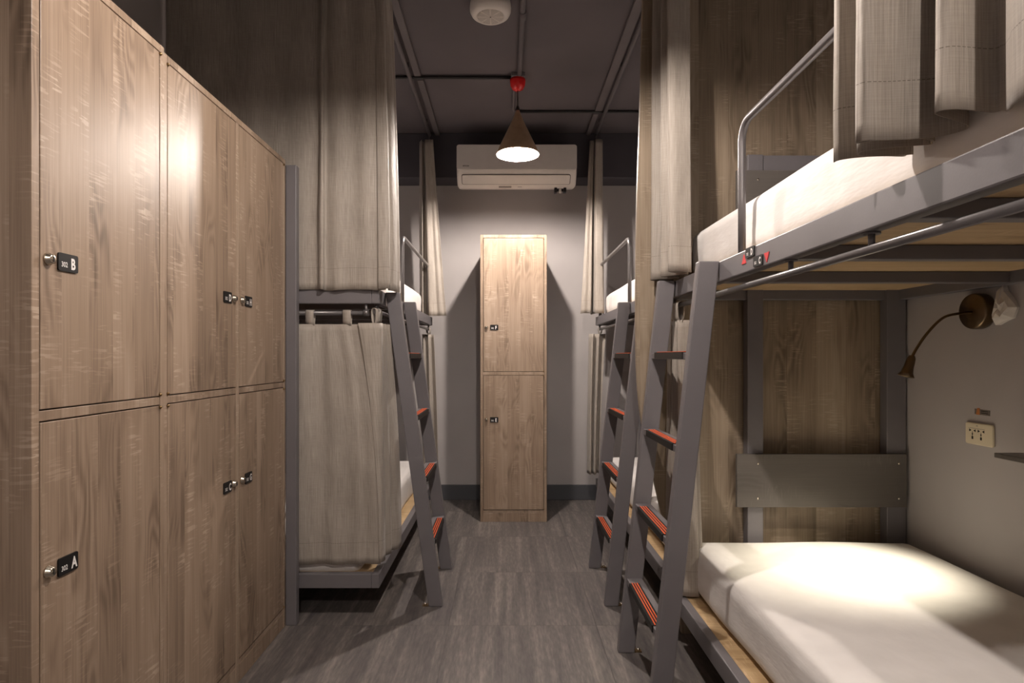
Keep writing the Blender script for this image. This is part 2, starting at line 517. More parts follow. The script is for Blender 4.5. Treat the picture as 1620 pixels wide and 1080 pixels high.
def locker(name, label, org, right, width, depth, height, cols, loc):
    """org: lower left front corner; right: unit vector along the front; cols: list of (letters upper, lower, lock side)"""
    rt = Vector(right); up = Vector((0, 0, 1)); nrm = rt.cross(up)
    t = 0.018
    root = thing(name, loc, label, 'locker')
    Fm = frame(org, rt, up)
    def bx(a0, a1, d0, d1, z0, z1):
        mb = MB()
        mb.prism([(a0, z0), (a1, z0), (a1, z1), (a0, z1)], d1 - d0, Fm @ Matrix.Translation((0, 0, -d1)))
        return mb
    zc0, zm0, zm1, zt = 0.075, 0.921, 0.940, height
    mid = lambda a0, a1, z: Fm @ Vector(((a0 + a1) / 2, z, 0))
    obj('side_panel', bx(0, t, 0, depth, 0, zt), 'oak', root, 0.001)
    obj('side_panel', bx(width - t, width, 0, depth, 0, zt), 'oak', root, 0.001)
    obj('top_panel', bx(t, width - t, 0, depth, zt - t, zt), 'oak', root, 0.001)
    obj('back_panel', bx(t, width - t, depth - 0.008, depth, 0.06, zt - t), 'oak', root)
    n = len(cols)
    cw = (width - t * (n + 1)) / n
    for i, (lu, ll, side) in enumerate(cols):
        a0 = t + i * (cw + t); a1 = a0 + cw
        if i:
            obj('divider', bx(a0 - t, a0, 0, depth - 0.01, 0, zt - t), 'oak', root, 0.001)
        obj('plinth', bx(a0, a1, 0.002, 0.02, 0, zc0 - t - 0.001), 'oak', root, 0.001)
        obj('bottom_shelf', bx(a0, a1, 0.003, depth - 0.01, zc0 - t, zc0 - 0.002), 'oak', root, 0.001)
        obj('middle_shelf', bx(a0, a1, 0.001, depth - 0.01, zm0, zm1), 'oak', root, 0.001)
        for z0, z1, letter, lz, pz in ((zc0, zm0, ll, 0.642, 0.640), (zm1, zt - t, lu, 1.219, 1.219)):
            g = 0.0026
            d = obj('door', bx(a0 + g, a1 - g, 0.0, t - 0.001, z0 + g, z1 - g), 'oak', root, 0.0012, origin=mid(a0, a1, z0))
            if side == 'L':
                la, pa, ha = a0 + 0.020, a0 + 0.069, a1 - 0.001
            else:
                la, pa, ha = a1 - 0.020, a1 - 0.062, a0 + 0.001
            L = obj('lock', lock_mesh(Fm @ Matrix.Translation((la, lz, 0.0))), ['nickel', 'dark'], d)
            P = obj('number_plate', plate_mesh(letter, Fm @ Matrix.Translation((pa, pz, 0.0))), ['black', 'white'], d,
                    label='black plate reading 302' + letter)
            for hz in (z0 + 0.006, z1 - 0.006):
                hb = MB().lathe([(0.0042, 0.0), (0.0042, 0.003), (0.0028, 0.005), (0, 0.0055)], Fm @ Matrix.Translation((ha, hz, 0)), 12)
                obj('hinge', hb, 'brass', d)
    return root

locker('locker', 'tall oak-laminate locker with doors 302B and 302A, nearest on the left', (-0.845, 1.070, 0), (0, 1, 0),
       0.416, 0.50, 1.802, [('B', 'A', 'L')], (-1.09, 1.278, 0))
locker('double_locker', 'wide four-door oak-laminate locker with doors 302C, 302D, 302G and 302H', (-0.849, 1.488, 0), (0, 1, 0),
       0.826, 0.50, 1.795, [('D', 'C', 'R'), ('H', 'G', 'L')], (-1.09, 1.90, 0))
locker('locker', 'narrow pale oak locker with doors 302F and 302E standing alone against the back wall', (-0.159, 3.767, 0), (1, 0, 0),
       0.417, 0.52, 1.800, [('F', 'E', 'L')], (0.05, 4.03, 0))

# ------------------------------------------------------------------ bunks
def bunk(label, sd, xe, y0, y1, W, zl, head, posts_y, beams, guard, signs=False, end_rod=None):
    X = lambda u: xe + sd * u
    root = thing('bunk_bed', (X(W / 2), (y0 + y1) / 2, 0), label, 'bunk bed')
    t = 0.03
    for nm, zt in (('upper', 1.304), ('lower', zl)):
        zb = zt - 0.057
        obj(nm + '_side_rail', MB().box(X(0), X(t), y0, y1, zb, zt), 'steel', root, 0.003)
        obj(nm + '_side_rail', MB().box(X(W - t), X(W), y0, y1, zb, zt), 'steel', root, 0.003)
        obj(nm + '_end_rail', MB().box(X(t), X(W - t), y0, y0 + t, zb, zt), 'steel', root, 0.003)
        obj(nm + '_end_rail', MB().box(X(t), X(W - t), y1 - t, y1, zb, zt), 'steel', root, 0.003)
        obj(nm + '_deck', MB().box(X(t + 0.001), X(W - t - 0.001), y0 + t + 0.001, y1 - t - 0.001, zt - 0.022, zt - 0.004), 'ply', root, 0.001)
        for yb in beams:
            obj('cross_beam', MB().box(X(t), X(W - t), yb, yb + 0.032, zb + 0.003, zt - 0.0225), 'steel', root, 0.002)
    # end frames
    for k, (pa, pb) in enumerate(posts_y):
        inner = 1 if k == 0 else -1
        for u0, u1 in ((0.308, 0.350), (W - 0.062, W - 0.003)) if sd < 0 else ((0.290, 0.348), (W - 0.075, W - 0.004)):
            obj('post', MB().box(X(u0), X(u1), pa, pb, 0, 1.778), 'steel', root, 0.003)
        ua, ub = (0.350, W - 0.062) if sd < 0 else (0.348, W - 0.075)
        obj('top_crossbar', MB().box(X(ua), X(ub), pa + 0.004, pb - 0.004, 1.716, 1.776), 'steel', root, 0.003)
        if pb < y0:      # posts stand clear of the end rail: bolted spacers
            for zz in (1.25, zl - 0.055):
                for u0 in (0.315, W - 0.05):
                    obj('spacer_block', MB().box(X(u0), X(u0 + 0.03), pb, y0, zz, zz + 0.05), 'steel', root)
        if head == k:
            ya, yb2 = (pb, pb + 0.015) if inner > 0 else (pa - 0.015, pa)
            fy = yb2 if inner > 0 else ya
            for z0, z1 in ((0.490, 0.6835), (1.44, 1.7155)):
                hb = obj('headboard', MB().box(X(0.245), X(W - 0.012), ya, yb2, z0, z1), 'head', root, 0.0015)
                for u in (0.322, W - 0.040):
                    for z in (z0 + 0.032, z1 - 0.034):
                        m4 = frame((X(u), fy, z), (-inner, 0, 0), (0, 0, 1))
                        obj('screw', MB().lathe([(0.0045, 0), (0.0040, 0.0012), (0.0, 0.002)], m4, 12), 'nickel', hb)
    # guard rail: bent tube
    ga, gb = guard
    u = 0.024; r = 0.05; zt = 1.648
    pth = [(X(u), ga, 1.300), (X(u), ga, 1.45)]
    s = 1 if gb > ga else -1
    for k in range(9):
        a = PI / 2 * k / 8
        pth.append((X(u), ga + s * (r - r * math.cos(a)), zt - r + r * math.sin(a)))
    for k in range(9):
        a = PI / 2 * k / 8
        pth.append((X(u), gb - s * (r - r * math.sin(a)), zt - r + r * math.cos(a)))
    pth += [(X(u), gb, 1.45), (X(u), gb, 1.300)]
    obj('guard_rail', MB().tube(pth, 0.0098, 16), 'tube', root)
    # curtain rod under the upper rail
    zr = 1.219
    rd = obj('curtain_rod', MB().tube([(X(0.018), y0 + 0.03, zr), (X(0.018), y1 - 0.03, zr)], 0.0078, 14), 'tube', root)
    nb = 4
    for k in range(nb):
        yy = y0 + 0.06 + (y1 - y0 - 0.12) * k / (nb - 1)
        if signs and k == 2:
            yy = 1.292
        bm = MB().tube([(X(0.018), yy, 1.2465), (X(0.018), yy, zr)], 0.0055, 10)
        bm.lathe([(0.014, 0), (0.014, 0.003), (0.006, 0.004)], Matrix.Translation((X(0.018), yy, 1.2435)), 14)
        obj('rod_bracket', bm, 'steel', rd)
    if end_rod:
        e0, e1, ye = end_rod
        rd2 = obj('curtain_rod', MB().tube([(e0, ye, zr - 0.008), (e1, ye, zr - 0.008)], 0.0088, 14), 'tube', root)
        for xx in (e0 + 0.25, e1 - 0.006):
            bm = MB().tube([(xx, ye, 1.2465), (xx, ye, zr - 0.008)], 0.0055, 10)
            bm.tube([(xx - 0.010, ye, zr - 0.008), (xx + 0.010, ye, zr - 0.008)], 0.0125, 14)
            obj('rod_bracket', bm, 'tube', rd2)
        ym = y0 + 0.034
        bm = MB().tube([(X(0.018), ym, 1.2465), (X(0.018), ym, zr + 0.008)], 0.0055, 10)
        bm.tube([(X(0.018), ym - 0.010, zr), (X(0.018), ym + 0.010, zr)], 0.0125, 14)
        obj('rod_bracket', bm, 'tube', rd)
    if signs:
        m4 = frame((xe, 1.459, 1.2925), (0, -1, 0), (0, 0, 1))
        obj('number_plate', plate_mesh('D', m4, 0.052, 0.0245), ['black', 'white'], root, label='black plate reading 302D')
        m4 = frame((xe, 1.4125, 1.2640), (0, -1, 0), (0, 0, 1))
        obj('number_plate', plate_mesh('C', m4, 0.051, 0.0245), ['black', 'white'], root, label='black plate reading 302C')
        m4 = frame((xe, 1.499, 1.270), (0, -1, 0), (0, 0, 1))
        obj('arrow_sticker', MB().prism([(-0.013, 0), (0.013, 0), (0, 0.023)], 0.0015, m4), 'redst', root, label='red triangle pointing up')
        m4 = frame((xe, 1.368, 1.276), (0, -1, 0), (0, 0, 1))
        obj('arrow_sticker', MB().prism([(-0.013, 0), (0, -0.023), (0.013, 0)], 0.0015, m4), 'redst', root, label='red triangle pointing down')
    return root

bunk('grey steel bunk bed nearest the camera on the right with plates 302D and 302C', 1, 0.5955, 0.36, 2.240, 0.875, 0.208,
     1, [(0.362, 0.402), (2.198, 2.240)], (0.520, 0.915, 1.304, 1.715), (1.575, 0.62), signs=True)
bunk('grey steel bunk bed at the far right, beyond the wooden partition', 1, 0.613, 2.290, 4.090, 0.858, 0.208,
     0, [(2.292, 2.332), (4.048, 4.088)], (2.62, 3.02, 3.42, 3.82), (3.085, 4.045))
bunk('grey steel bunk bed on the left behind the lockers', -1, -0.500, 2.370, 4.090, 0.850, 0.180,
     1, [(2.317, 2.350), (4.048, 4.088)], (2.70, 3.08, 3.46, 3.84), (3.045, 4.045), end_rod=(-1.30, -0.548, 2.384))

# ------------------------------------------------------------------ ladders
def ladder(label, sd, yn, yf, foot_n, top_n, foot_f, top_f, zt):
    """foot/top: aisle-side x of the stile at floor and at its top; sd: +1 leans to the right"""
    wd = 0.058; th = 0.03
    root = thing('ladder', ((foot_n + foot_f) / 2, (yn + yf) / 2, 0), label, 'ladder')
    for ys, f0, t0 in ((yn, foot_n, top_n), (yf, foot_f, top_f)):
        a = [f0, f0 + sd * wd]; b = [t0, t0 + sd * wd]
        if sd < 0: a.reverse(); b.reverse()
        st = MB().hexa([(a[0], ys, 0), (a[1], ys, 0), (a[1], ys + th, 0), (a[0], ys + th, 0)],
                       [(b[0], ys, zt), (b[1], ys, zt), (b[1], ys + th, zt), (b[0], ys + th, zt)])
        obj('stile', st, 'steel', root, 0.003)
        inn = f0 + sd * wd
        fb = MB().box(inn, inn + sd * 0.026, ys + 0.004, ys + 0.028, 0, 0.003)
        fb.box(inn + sd * 0.001, inn + sd * 0.004, ys + 0.004, ys + 0.028, 0, 0.024)
        fo = obj('foot_bracket', fb, 'brass', root)
        bo = MB().lathe([(0.006, 0), (0.006, 0.004), (0.003, 0.006), (0, 0.006)], Matrix.Translation((inn + sd * 0.016, ys + 0.016, 0.003)), 8)
        obj('bolt', bo, 'nickel', fo)
    for z in (0.262, 0.524, 0.786, 1.050):
        k = z / zt
        xn = foot_n + (top_n - foot_n) * k; xf = foot_f + (top_f - foot_f) * k
        ya, yb = yn + th, yf
        def xat(u, yy):
            s = (yy - ya) / (yb - ya)
            return xn + (xf - xn) * s + sd * u
        def slab(u0, u1, y_0, y_1, z0, z1, mb, mi=0):
            q = [(xat(u0, y_0), y_0), (xat(u1, y_0), y_0), (xat(u1, y_1), y_1), (xat(u0, y_1), y_1)]
            if sd < 0: q = [q[1], q[0], q[3], q[2]]
            mb.hexa([(p[0], p[1], z0) for p in q], [(p[0], p[1], z1) for p in q], mi)
            return mb
        rg = slab(0.002, wd - 0.003, ya, yb, z - 0.020, z, MB())
        ro = obj('rung', rg, 'steel', root, 0.0015)
        m = 0.052
        gp = MB()
        slab(-0.0015, 0.034, ya + m * 0.6, yb - m, z, z + 0.0022, gp, 0)
        slab(-0.0015, 0.0018, ya + m * 0.6, yb - m, z - 0.0185, z, gp, 0)
        for u in (0.0085, 0.0170, 0.0255):
            slab(u - 0.0016, u + 0.0016, ya + m * 0.6 + 0.001, yb - m - 0.001, z + 0.0018, z + 0.0042, gp, 1)
        obj('grip_strip', gp, ['black', 'orange'], ro, label='black anti-slip strip with three orange lines')
    return root

ladder('grey steel ladder nearest the camera, leaning on the right-hand bunk', 1, 1.669, 2.103, 0.394, 0.537, 0.394, 0.537, 1.304)
ladder('grey steel ladder leaning on the far right bunk, partly behind the nearer ladder', 1, 2.495, 2.945, 0.411, 0.554, 0.409, 0.554, 1.304)
ladder('grey steel ladder leaning on the left-hand bunk', -1, 2.491, 2.930, -0.262, -0.441, -0.262, -0.441, 1.304)

# ------------------------------------------------------------------ mattresses
def mattress(label, x0, x1, y0, y1, z0, z1, seed):
    c = ((x0 + x1) / 2, (y0 + y1) / 2, z0)
    def fn(p, n):
        q = p.copy()
        k = noise.noise(Vector((p.x * 3 + seed, p.y * 2.4, p.z * 5)))
        side = 1 - abs(n.z)
        q += n * (0.006 * k)
        if n.z > 0.5:
            # crown the top a little
            ux = (p.x - c[0]) / (x1 - x0) * 2; uy = (p.y - c[1]) / (y1 - y0) * 2
            q.z += 0.010 * (1 - ux ** 4) * (1 - uy ** 4) - 0.003
        elif side > 0.5:
            fr = noise.noise(Vector((p.x * 26 + p.y * 26, p.z * 9 + seed, 1.7))) + 0.5 * noise.noise(Vector((p.x * 60, p.y * 60, p.z * 22 + seed)))
            edge = min(1, max(0, 1 - min(abs(p.y - y0), abs(p.y - y1)) / 0.30))
            q += n * (0.0025 + 0.006 * edge) * fr
        if q.z < z0: q.z = z0
        return q
    mb = rbox(x0, x1, y0, y1, z0, z1, 0.045, (22, 90, 6), fn)
    o = obj('mattress', mb, 'sheet', None, origin=c)
    return tag(o, label, 'mattress')

mattress('white-sheeted mattress on the lower right bunk, lit by the reading lamp', 0.660, 1.462, 0.42, 2.176, 0.205, 0.378, 1)
mattress('white-sheeted mattress on the upper deck of the near right bunk', 0.660, 1.462, 0.42, 2.150, 1.301, 1.482, 2)
mattress('white-sheeted lower mattress seen between the ladders on the far right bunk', 0.678, 1.462, 2.36, 4.03, 0.205, 0.372, 3)
mattress('white-sheeted upper mattress behind the bent guard rail of the far right bunk', 0.672, 1.462, 2.36, 4.03, 1.301, 1.462, 4)
mattress('white-sheeted lower mattress showing under the curtain of the left bunk', -1.345, -0.578, 2.403, 4.03, 0.156, 0.345, 5)
mattress('white-sheeted upper mattress behind the guard rail of the left bunk', -1.345, -0.560, 2.44, 4.03, 1.301, 1.462, 6)

# ------------------------------------------------------------------ curtains
def curtain(label, bot, top, z0, z1, sub=8, rows=36, amp=0.006, seed=0, power=1.6, tabs=(), zfun=None):
    """bot / top: plan-view control points (x, y) of the cloth at its hem and at its heading"""
    B = catmull([(p[0], p[1], 0) for p in bot], sub)
    Tt = catmull([(p[0], p[1], 0) for p in top], sub)
    nn = len(B)
    L = [0.0]
    for i in range(1, nn):
        L.append(L[-1] + (B[i] - B[i - 1]).length)
    org = Vector((sum(p.x for p in B) / nn, sum(p.y for p in B) / nn, z0))
    verts, uvs = [], []
    for j in range(rows + 1):
        v = j / rows
        k = v ** power
        for i in range(nn):
            p = B[i].lerp(Tt[i], k)
            tn = (B[min(i + 1, nn - 1)] - B[max(i - 1, 0)])
            nr = Vector((-tn.y, tn.x, 0)).normalized() if tn.length > 1e-6 else Vector((0, 1, 0))
            zz = z0 + (z1 - z0) * v
            d = amp * (noise.noise(Vector((L[i] * 9 + seed, zz * 1.6, seed))) + 0.45 * noise.noise(Vector((L[i] * 22, zz * 4.5, seed * 2 + 3))))
            zz += 0.006 * (1 - v) * noise.noise(Vector((L[i] * 11, seed, 4.2)))
            if zfun:
                zz += (1 - v) * zfun(L[i] / L[-1])
            verts.append(Vector((p.x, p.y, zz)) + nr * d)
            uvs.append((L[i], (z1 - z0) * v))
    mb = MB()
    faces = []
    for j in range(rows):
        for i in range(nn - 1):
            a = j * nn + i
            faces.append((a, a + 1, a + nn + 1, a + nn))
    mb.add(verts, faces, 0, True)
    o = obj('curtain', mb, 'fabric', None, origin=org)
    ul = o.data.uv_layers.new(name='UVMap')
    for lp in o.data.loops:
        ul.data[lp.index].uv = uvs[lp.vertex_index]
    so = o.modifiers.new('thickness', 'SOLIDIFY')
    so.thickness = 0.0016; so.offset = 0
    tag(o, label, 'curtain')
    for (tx, ty, dx, dy, zr) in tabs:
        # cloth loop over a rod: (tx, ty) rod point, (dx, dy) rod direction, zr rod height
        d = Vector((dx, dy, 0)).normalized(); n2 = Vector((-d.y, d.x, 0))
        prof = [(-0.003, z1 - 0.006), (-0.0095, z1 + 0.012), (-0.0115, zr - 0.006)]
        for q in range(7):
            a = PI * q / 6
            prof.append((-0.0115 * math.cos(a), zr + 0.0115 * math.sin(a)))
        prof += [(0.0115, zr - 0.006), (0.0095, z1 + 0.012), (0.003, z1 - 0.006)]
        tb = MB()
        tv, tf = [], []
        for (a, zz) in prof:
            for sgn in (-1, 1):
                tv.append(Vector((tx, ty, 0)) + d * (sgn * 0.016) + n2 * a + Vector((0, 0, zz)))
        for q in range(len(prof) - 1):
            tf.append((2 * q, 2 * q + 1, 2 * q + 3, 2 * q + 2))
        tb.add(tv, tf, 0, True)
        to = obj('tab_loop', tb, 'fabric', o)
        u2 = to.data.uv_layers.new(name='UVMap')
        for lp in to.data.loops:
            u2.data[lp.index].uv = (tv[lp.vertex_index].x + tv[lp.vertex_index].y, tv[lp.vertex_index].z)
        s2 = to.modifiers.new('thickness', 'SOLIDIFY'); s2.thickness = 0.0016; s2.offset = 0
    return o

def folds(x_in, x_out, ya, yb, n, skew=0.0):
    """serpentine plan: n folds between y = ya and y = yb"""
    pts = []
    for k in range(n):
        y0 = ya + (yb - ya) * k / n
        y1 = ya + (yb - ya) * (k + 0.5) / n
        e = (yb - ya) / n * 0.16
        a, b = x_in + skew * k, x_out + skew * k
        seq = [(a, y0), (b, y0 + e), (b + (b - a) * 0.05, (y0 + y1) / 2 + e), (b, y1 + e), (a, y1 + 2 * e)]
        pts += seq
    return pts

# left bunk, upper: long cloth across the foot end, then a narrow gathered one round the corner
yc = 2.361
def wavy(x0, x1, n, yy, a, sd):
    rr = random.Random(sd)
    return [(x0 + (x1 - x0) * i / n, yy + (a if i % 2 else -a) * rr.uniform(0.4, 1.2)) for i in range(n + 1)]
bt = [(-1.345, 2.366), (-1.22, 2.357), (-1.10, 2.366), (-0.98, 2.358), (-0.88, 2.366), (-0.80, 2.362), (-0.745, 2.366), (-0.726, 2.347), (-0.716, 2.345),
      (-0.708, 2.366), (-0.66, 2.352), (-0.60, 2.358), (-0.55, 2.351), (-0.50, 2.355), (-0.468, 2.352)]
tp = [(p[0] * 1.0 - (0.012 if p[0] > -0.7 else 0), p[1] + 0.012) for p in bt]
curtain('long beige curtain closing the upper end of the left bunk above the lockers', bt, tp, 1.300, 2.535, sub=6, rows=44, amp=0.007, seed=11)
bt = [(-0.500, 2.349), (-0.468, 2.347), (-0.456, 2.358), (-0.464, 2.395), (-0.472, 2.415), (-0.456, 2.435), (-0.448, 2.47), (-0.456, 2.49), (-0.444, 2.520)]
tp = [(-0.520, 2.364), (-0.496, 2.360), (-0.484, 2.366), (-0.488, 2.395), (-0.498, 2.415), (-0.486, 2.435), (-0.478, 2.46), (-0.486, 2.48), (-0.474, 2.505)]
curtain('narrow beige curtain gathered at the aisle corner of the upper left bunk', bt, tp, 1.303, 2.535, sub=5, amp=0.004, seed=12)
# left bunk, lower
bt = [(-0.846, 2.366), (-0.806, 2.366), (-0.765, 2.371), (-0.72, 2.379), (-0.68, 2.371), (-0.63, 2.378), (-0.585, 2.372), (-0.555, 2.376), (-0.525, 2.371), (-0.495, 2.372)]
tp = [(-0.846, 2.366), (-0.806, 2.368), (-0.770, 2.380), (-0.735, 2.384), (-0.705, 2.378), (-0.67, 2.384), (-0.64, 2.380), (-0.615, 2.384), (-0.592, 2.380), (-0.570, 2.378)]
curtain('beige tab-top curtain hanging across the end of the lower left bunk', bt, tp, 0.217, 1.166, sub=7, rows=34, amp=0.006, seed=13, power=3.0,
        tabs=[(-0.775, 2.384, 1, 0, 1.211), (-0.628, 2.384, 1, 0, 1.211)])
bt = [(-0.500, 2.369), (-0.488, 2.375), (-0.482, 2.41), (-0.498, 2.44), (-0.470, 2.475), (-0.486, 2.505), (-0.456, 2.54), (-0.448, 2.575)]
tp = [(-0.582, 2.366), (-0.540, 2.362), (-0.500, 2.366), (-0.490, 2.388), (-0.506, 2.410), (-0.486, 2.435), (-0.505, 2.455), (-0.480, 2.485)]
curtain('beige tab-top curtain bunched at the aisle corner of the lower left bunk', bt, tp, 0.226, 1.170, sub=6, amp=0.004, seed=14, power=2.0,
        tabs=[(-0.518, 2.400, 0.5, 1, 1.219), (-0.518, 2.450, -0.3, 1, 1.219)])
# far end of the left bunk
bt = [(-0.585, 4.085), (-0.556, 4.00), (-0.548, 3.99), (-0.552, 4.05), (-0.535, 4.075), (-0.520, 4.05), (-0.512, 4.00), (-0.500, 3.985), (-0.47, 3.99), (-0.452, 3.998), (-0.43, 3.988), (-0.41, 3.996), (-0.392, 3.99)]
tp = [(-0.590, 4.10), (-0.570, 4.06), (-0.566, 4.05), (-0.568, 4.08), (-0.560, 4.09), (-0.552, 4.08), (-0.548, 4.06), (-0.542, 4.052), (-0.530, 4.054), (-0.520, 4.056), (-0.510, 4.053), (-0.500, 4.056), (-0.490, 4.053)]
curtain('beige curtain tied back at the far end of the upper left bunk', bt, tp, 1.308, 2.50, sub=6, amp=0.004, seed=15, power=0.9)
bt = [(-0.555, 4.03), (-0.535, 3.975), (-0.515, 4.03), (-0.495, 3.985), (-0.475, 4.04), (-0.450, 4.0)]
tp = [(-0.560, 4.04), (-0.548, 4.00), (-0.530, 4.04), (-0.515, 4.00), (-0.500, 4.04), (-0.480, 4.01)]
curtain('short beige tab-top curtain at the far end of the lower left bunk', bt, tp, 0.285, 1.185, sub=6, amp=0.003, seed=16, power=1.5,
        tabs=[(-0.518, 4.005, 0, 1, 1.219), (-0.518, 4.040, 0.2, 1, 1.219)])
# far end of the right-hand far bunk
bt = [(0.498, 4.00), (0.520, 3.992), (0.545, 4.00), (0.562, 3.990), (0.570, 4.02), (0.572, 4.05), (0.582, 4.055), (0.586, 4.02), (0.590, 3.968), (0.600, 3.960), (0.625, 3.962), (0.645, 3.970), (0.655, 4.0), (0.658, 4.08)]
tp = [(0.572, 4.08), (0.580, 4.072), (0.588, 4.078), (0.594, 4.070), (0.597, 4.085), (0.599, 4.095), (0.603, 4.096), (0.605, 4.08), (0.607, 4.045), (0.612, 4.040), (0.630, 4.042), (0.646, 4.048), (0.655, 4.06), (0.658, 4.10)]
curtain('beige curtain hanging at the far end of the upper right bunk beside the air conditioner', bt, tp, 1.322, 2.50, sub=6, amp=0.004, seed=17, power=0.9)
bt = [(0.545, 4.03), (0.560, 3.97), (0.578, 4.03), (0.592, 3.975), (0.612, 4.04), (0.625, 4.0)]
tp = [(0.560, 4.04), (0.580, 3.99), (0.600, 4.04), (0.620, 3.99), (0.642, 4.04), (0.665, 4.0)]
curtain('short beige tab-top curtain at the far end of the lower far right bunk', bt, tp, 0.255, 1.188, sub=6, amp=0.003, seed=18, power=1.5,
        tabs=[(0.631, 4.005, 0, 1, 1.219), (0.631, 4.040, 0.2, 1, 1.219)])
# near right bunk, far end, upper: folded back accordion
bt = [(0.620, 2.225), (0.545, 2.207), (0.530, 2.196), (0.545, 2.185), (0.608, 2.165), (0.620, 2.150), (0.608, 2.136), (0.556, 2.112), (0.541, 2.098), (0.556, 2.086),
      (0.608, 2.060), (0.620, 2.045), (0.608, 2.030), (0.560, 2.010), (0.543, 1.997), (0.560, 1.989), (0.590, 1.992), (0.618, 1.996)]
tp = [(a + 0.018, b + 0.030 + (2.225 - b) * 0.25) for a, b in bt]
tp = [(a, min(b, 2.243)) for a, b in tp]
curtain('beige curtain folded back against the wooden partition on the upper right bunk', bt, tp, 1.318, 2.535, sub=6, rows=40, amp=0.003, seed=19, power=1.0)
# near right bunk, lower, gathered at the far end
bt = [(0.585, 2.195), (0.625, 2.16), (0.585, 2.135), (0.645, 2.105), (0.600, 2.075), (0.665, 2.060), (0.640, 2.110), (0.690, 2.100), (0.694, 2.160)]
tp = [(0.590, 2.195), (0.625, 2.17), (0.595, 2.145), (0.635, 2.125), (0.598, 2.095), (0.640, 2.085), (0.630, 2.120), (0.660, 2.115), (0.662, 2.165)]
curtain('beige tab-top curtain gathered behind the near ladder on the lower right bunk', bt, tp, 0.216, 1.165, sub=7, amp=0.004, seed=20, power=1.3,
        tabs=[(0.6135, 2.10, 0.3, 1, 1.219), (0.6135, 2.135, -0.2, 1, 1.219), (0.6135, 2.17, 0.1, 1, 1.219)])
# near right bunk, near end, upper: deep box folds close to the camera
bt = [(0.592, 1.082), (0.602, 1.072), (0.660, 1.066), (0.712, 1.062), (0.716, 1.048), (0.700, 1.036), (0.612, 1.026), (0.596, 1.012), (0.610, 1.000), (0.700, 0.998),
      (0.704, 0.986), (0.690, 0.978), (0.582, 0.974), (0.569, 0.962), (0.584, 0.952), (0.664, 0.948), (0.700, 0.930), (0.702, 0.912),
      (0.648, 0.892), (0.632, 0.880), (0.646, 0.868), (0.726, 0.866), (0.700, 0.846), (0.670, 0.80), (0.640, 0.755), (0.616, 0.70), (0.600, 0.64), (0.610, 0.60), (0.590, 0.54), (0.605, 0.48)]
bt = [(min(0.648, a * 0.925), b * 0.925) for a, b in bt]
tp = [(p[0] + 0.004, p[1] + 0.006) for p in bt]
curtain('beige curtain hanging in deep folds over the near end of the upper right bunk', bt, tp, 1.362, 2.535, sub=6, rows=44, amp=0.005, seed=21, zfun=lambda t: 0.006 * math.sin(t * 23) - 0.042 * max(0.0, min(1.0, (t - 0.68) / 0.16)))

# ------------------------------------------------------------------ partition between the right bunks
edge = [(0.66, 0.0), (0.64, 0.20), (0.572, 0.50), (0.512, 0.78), (0.493, 0.95), (0.488, 1.15), (0.489, 1.40), (0.493, 1.65), (0.503, 1.95), (0.511, 2.25), (0.516, 2.579)]
E = catmull([(a, b, 0) for a, b in edge], 5)
poly = [(p.x, p.y) for p in E] + [(1.474, 2.579), (1.474, 0.0)]
poly.reverse()
m4 = frame((0, 2.270, 0), (1, 0, 0), (0, 0, 1))
pt = obj('partition_panel', MB().prism(poly, 0.020, m4), 'oak_panel', None, 0.0015)
tag(pt, 'floor-to-ceiling oak-laminate partition between the two right-hand bunks', 'partition')

# ------------------------------------------------------------------ ceiling fittings
def simple(name, mb, mat, label, cat, bevel=0.0, group=None, origin=None):
    return tag(obj(name, mb, mat, None, bevel, origin), label, cat, group)

simple('cable_trunking', MB().box(-0.497, -0.462, YF, 3.27, 2.562, ZC).box(-0.490, -0.455, 3.32, 4.149, 2.562, ZC), 'trunk',
       'flat painted cable trunking along the ceiling above the left aisle edge', 'cable trunking', 0.002, origin=(-0.48, 1.5, ZC))
simple('cable_trunking', MB().box(0.555, 0.600, YF, 3.735, 2.562, ZC).box(0.552, 0.585, 3.785, 4.149, 2.562, ZC), 'trunk',
       'flat painted cable trunking along the ceiling above the right aisle edge', 'cable trunking', 0.002, origin=(0.58, 1.5, ZC))
def track(pts, label):
    r = thing('curtain_track', (pts[0][0], pts[0][1], 2.54), label, 'curtain track')
    obj('rail', MB().tube([(a, b, 2.548) for a, b in pts], 0.011, 10), 'conduit', r)
    a, b = pts[-1]
    obj('end_hook', MB().tube([(a, b - 0.02, 2.545), (a, b - 0.015, 2.52), (a - 0.008, b - 0.01, 2.500), (a + 0.008, b - 0.005, 2.492)], 0.004, 8), 'conduit', r)
    for k in range(3):
        yy = b - 0.2 - k * 0.75
        obj('ceiling_clip', MB().box(a - 0.012, a + 0.012, yy, yy + 0.02, 2.555, ZC), 'conduit', r, 0.001)
    return r
track([(-1.34, 2.362), (-0.62, 2.362), (-0.56, 2.375), (-0.528, 2.41), (-0.520, 2.47), (-0.520, 4.10)], 'curtain track bent round the ceiling over the left bunk')
track([(0.625, 0.40), (0.622, 2.20)], 'curtain track on the ceiling over the near right bunk')
track([(0.616, 2.30), (0.616, 4.10)], 'curtain track on the ceiling over the far right bunk')

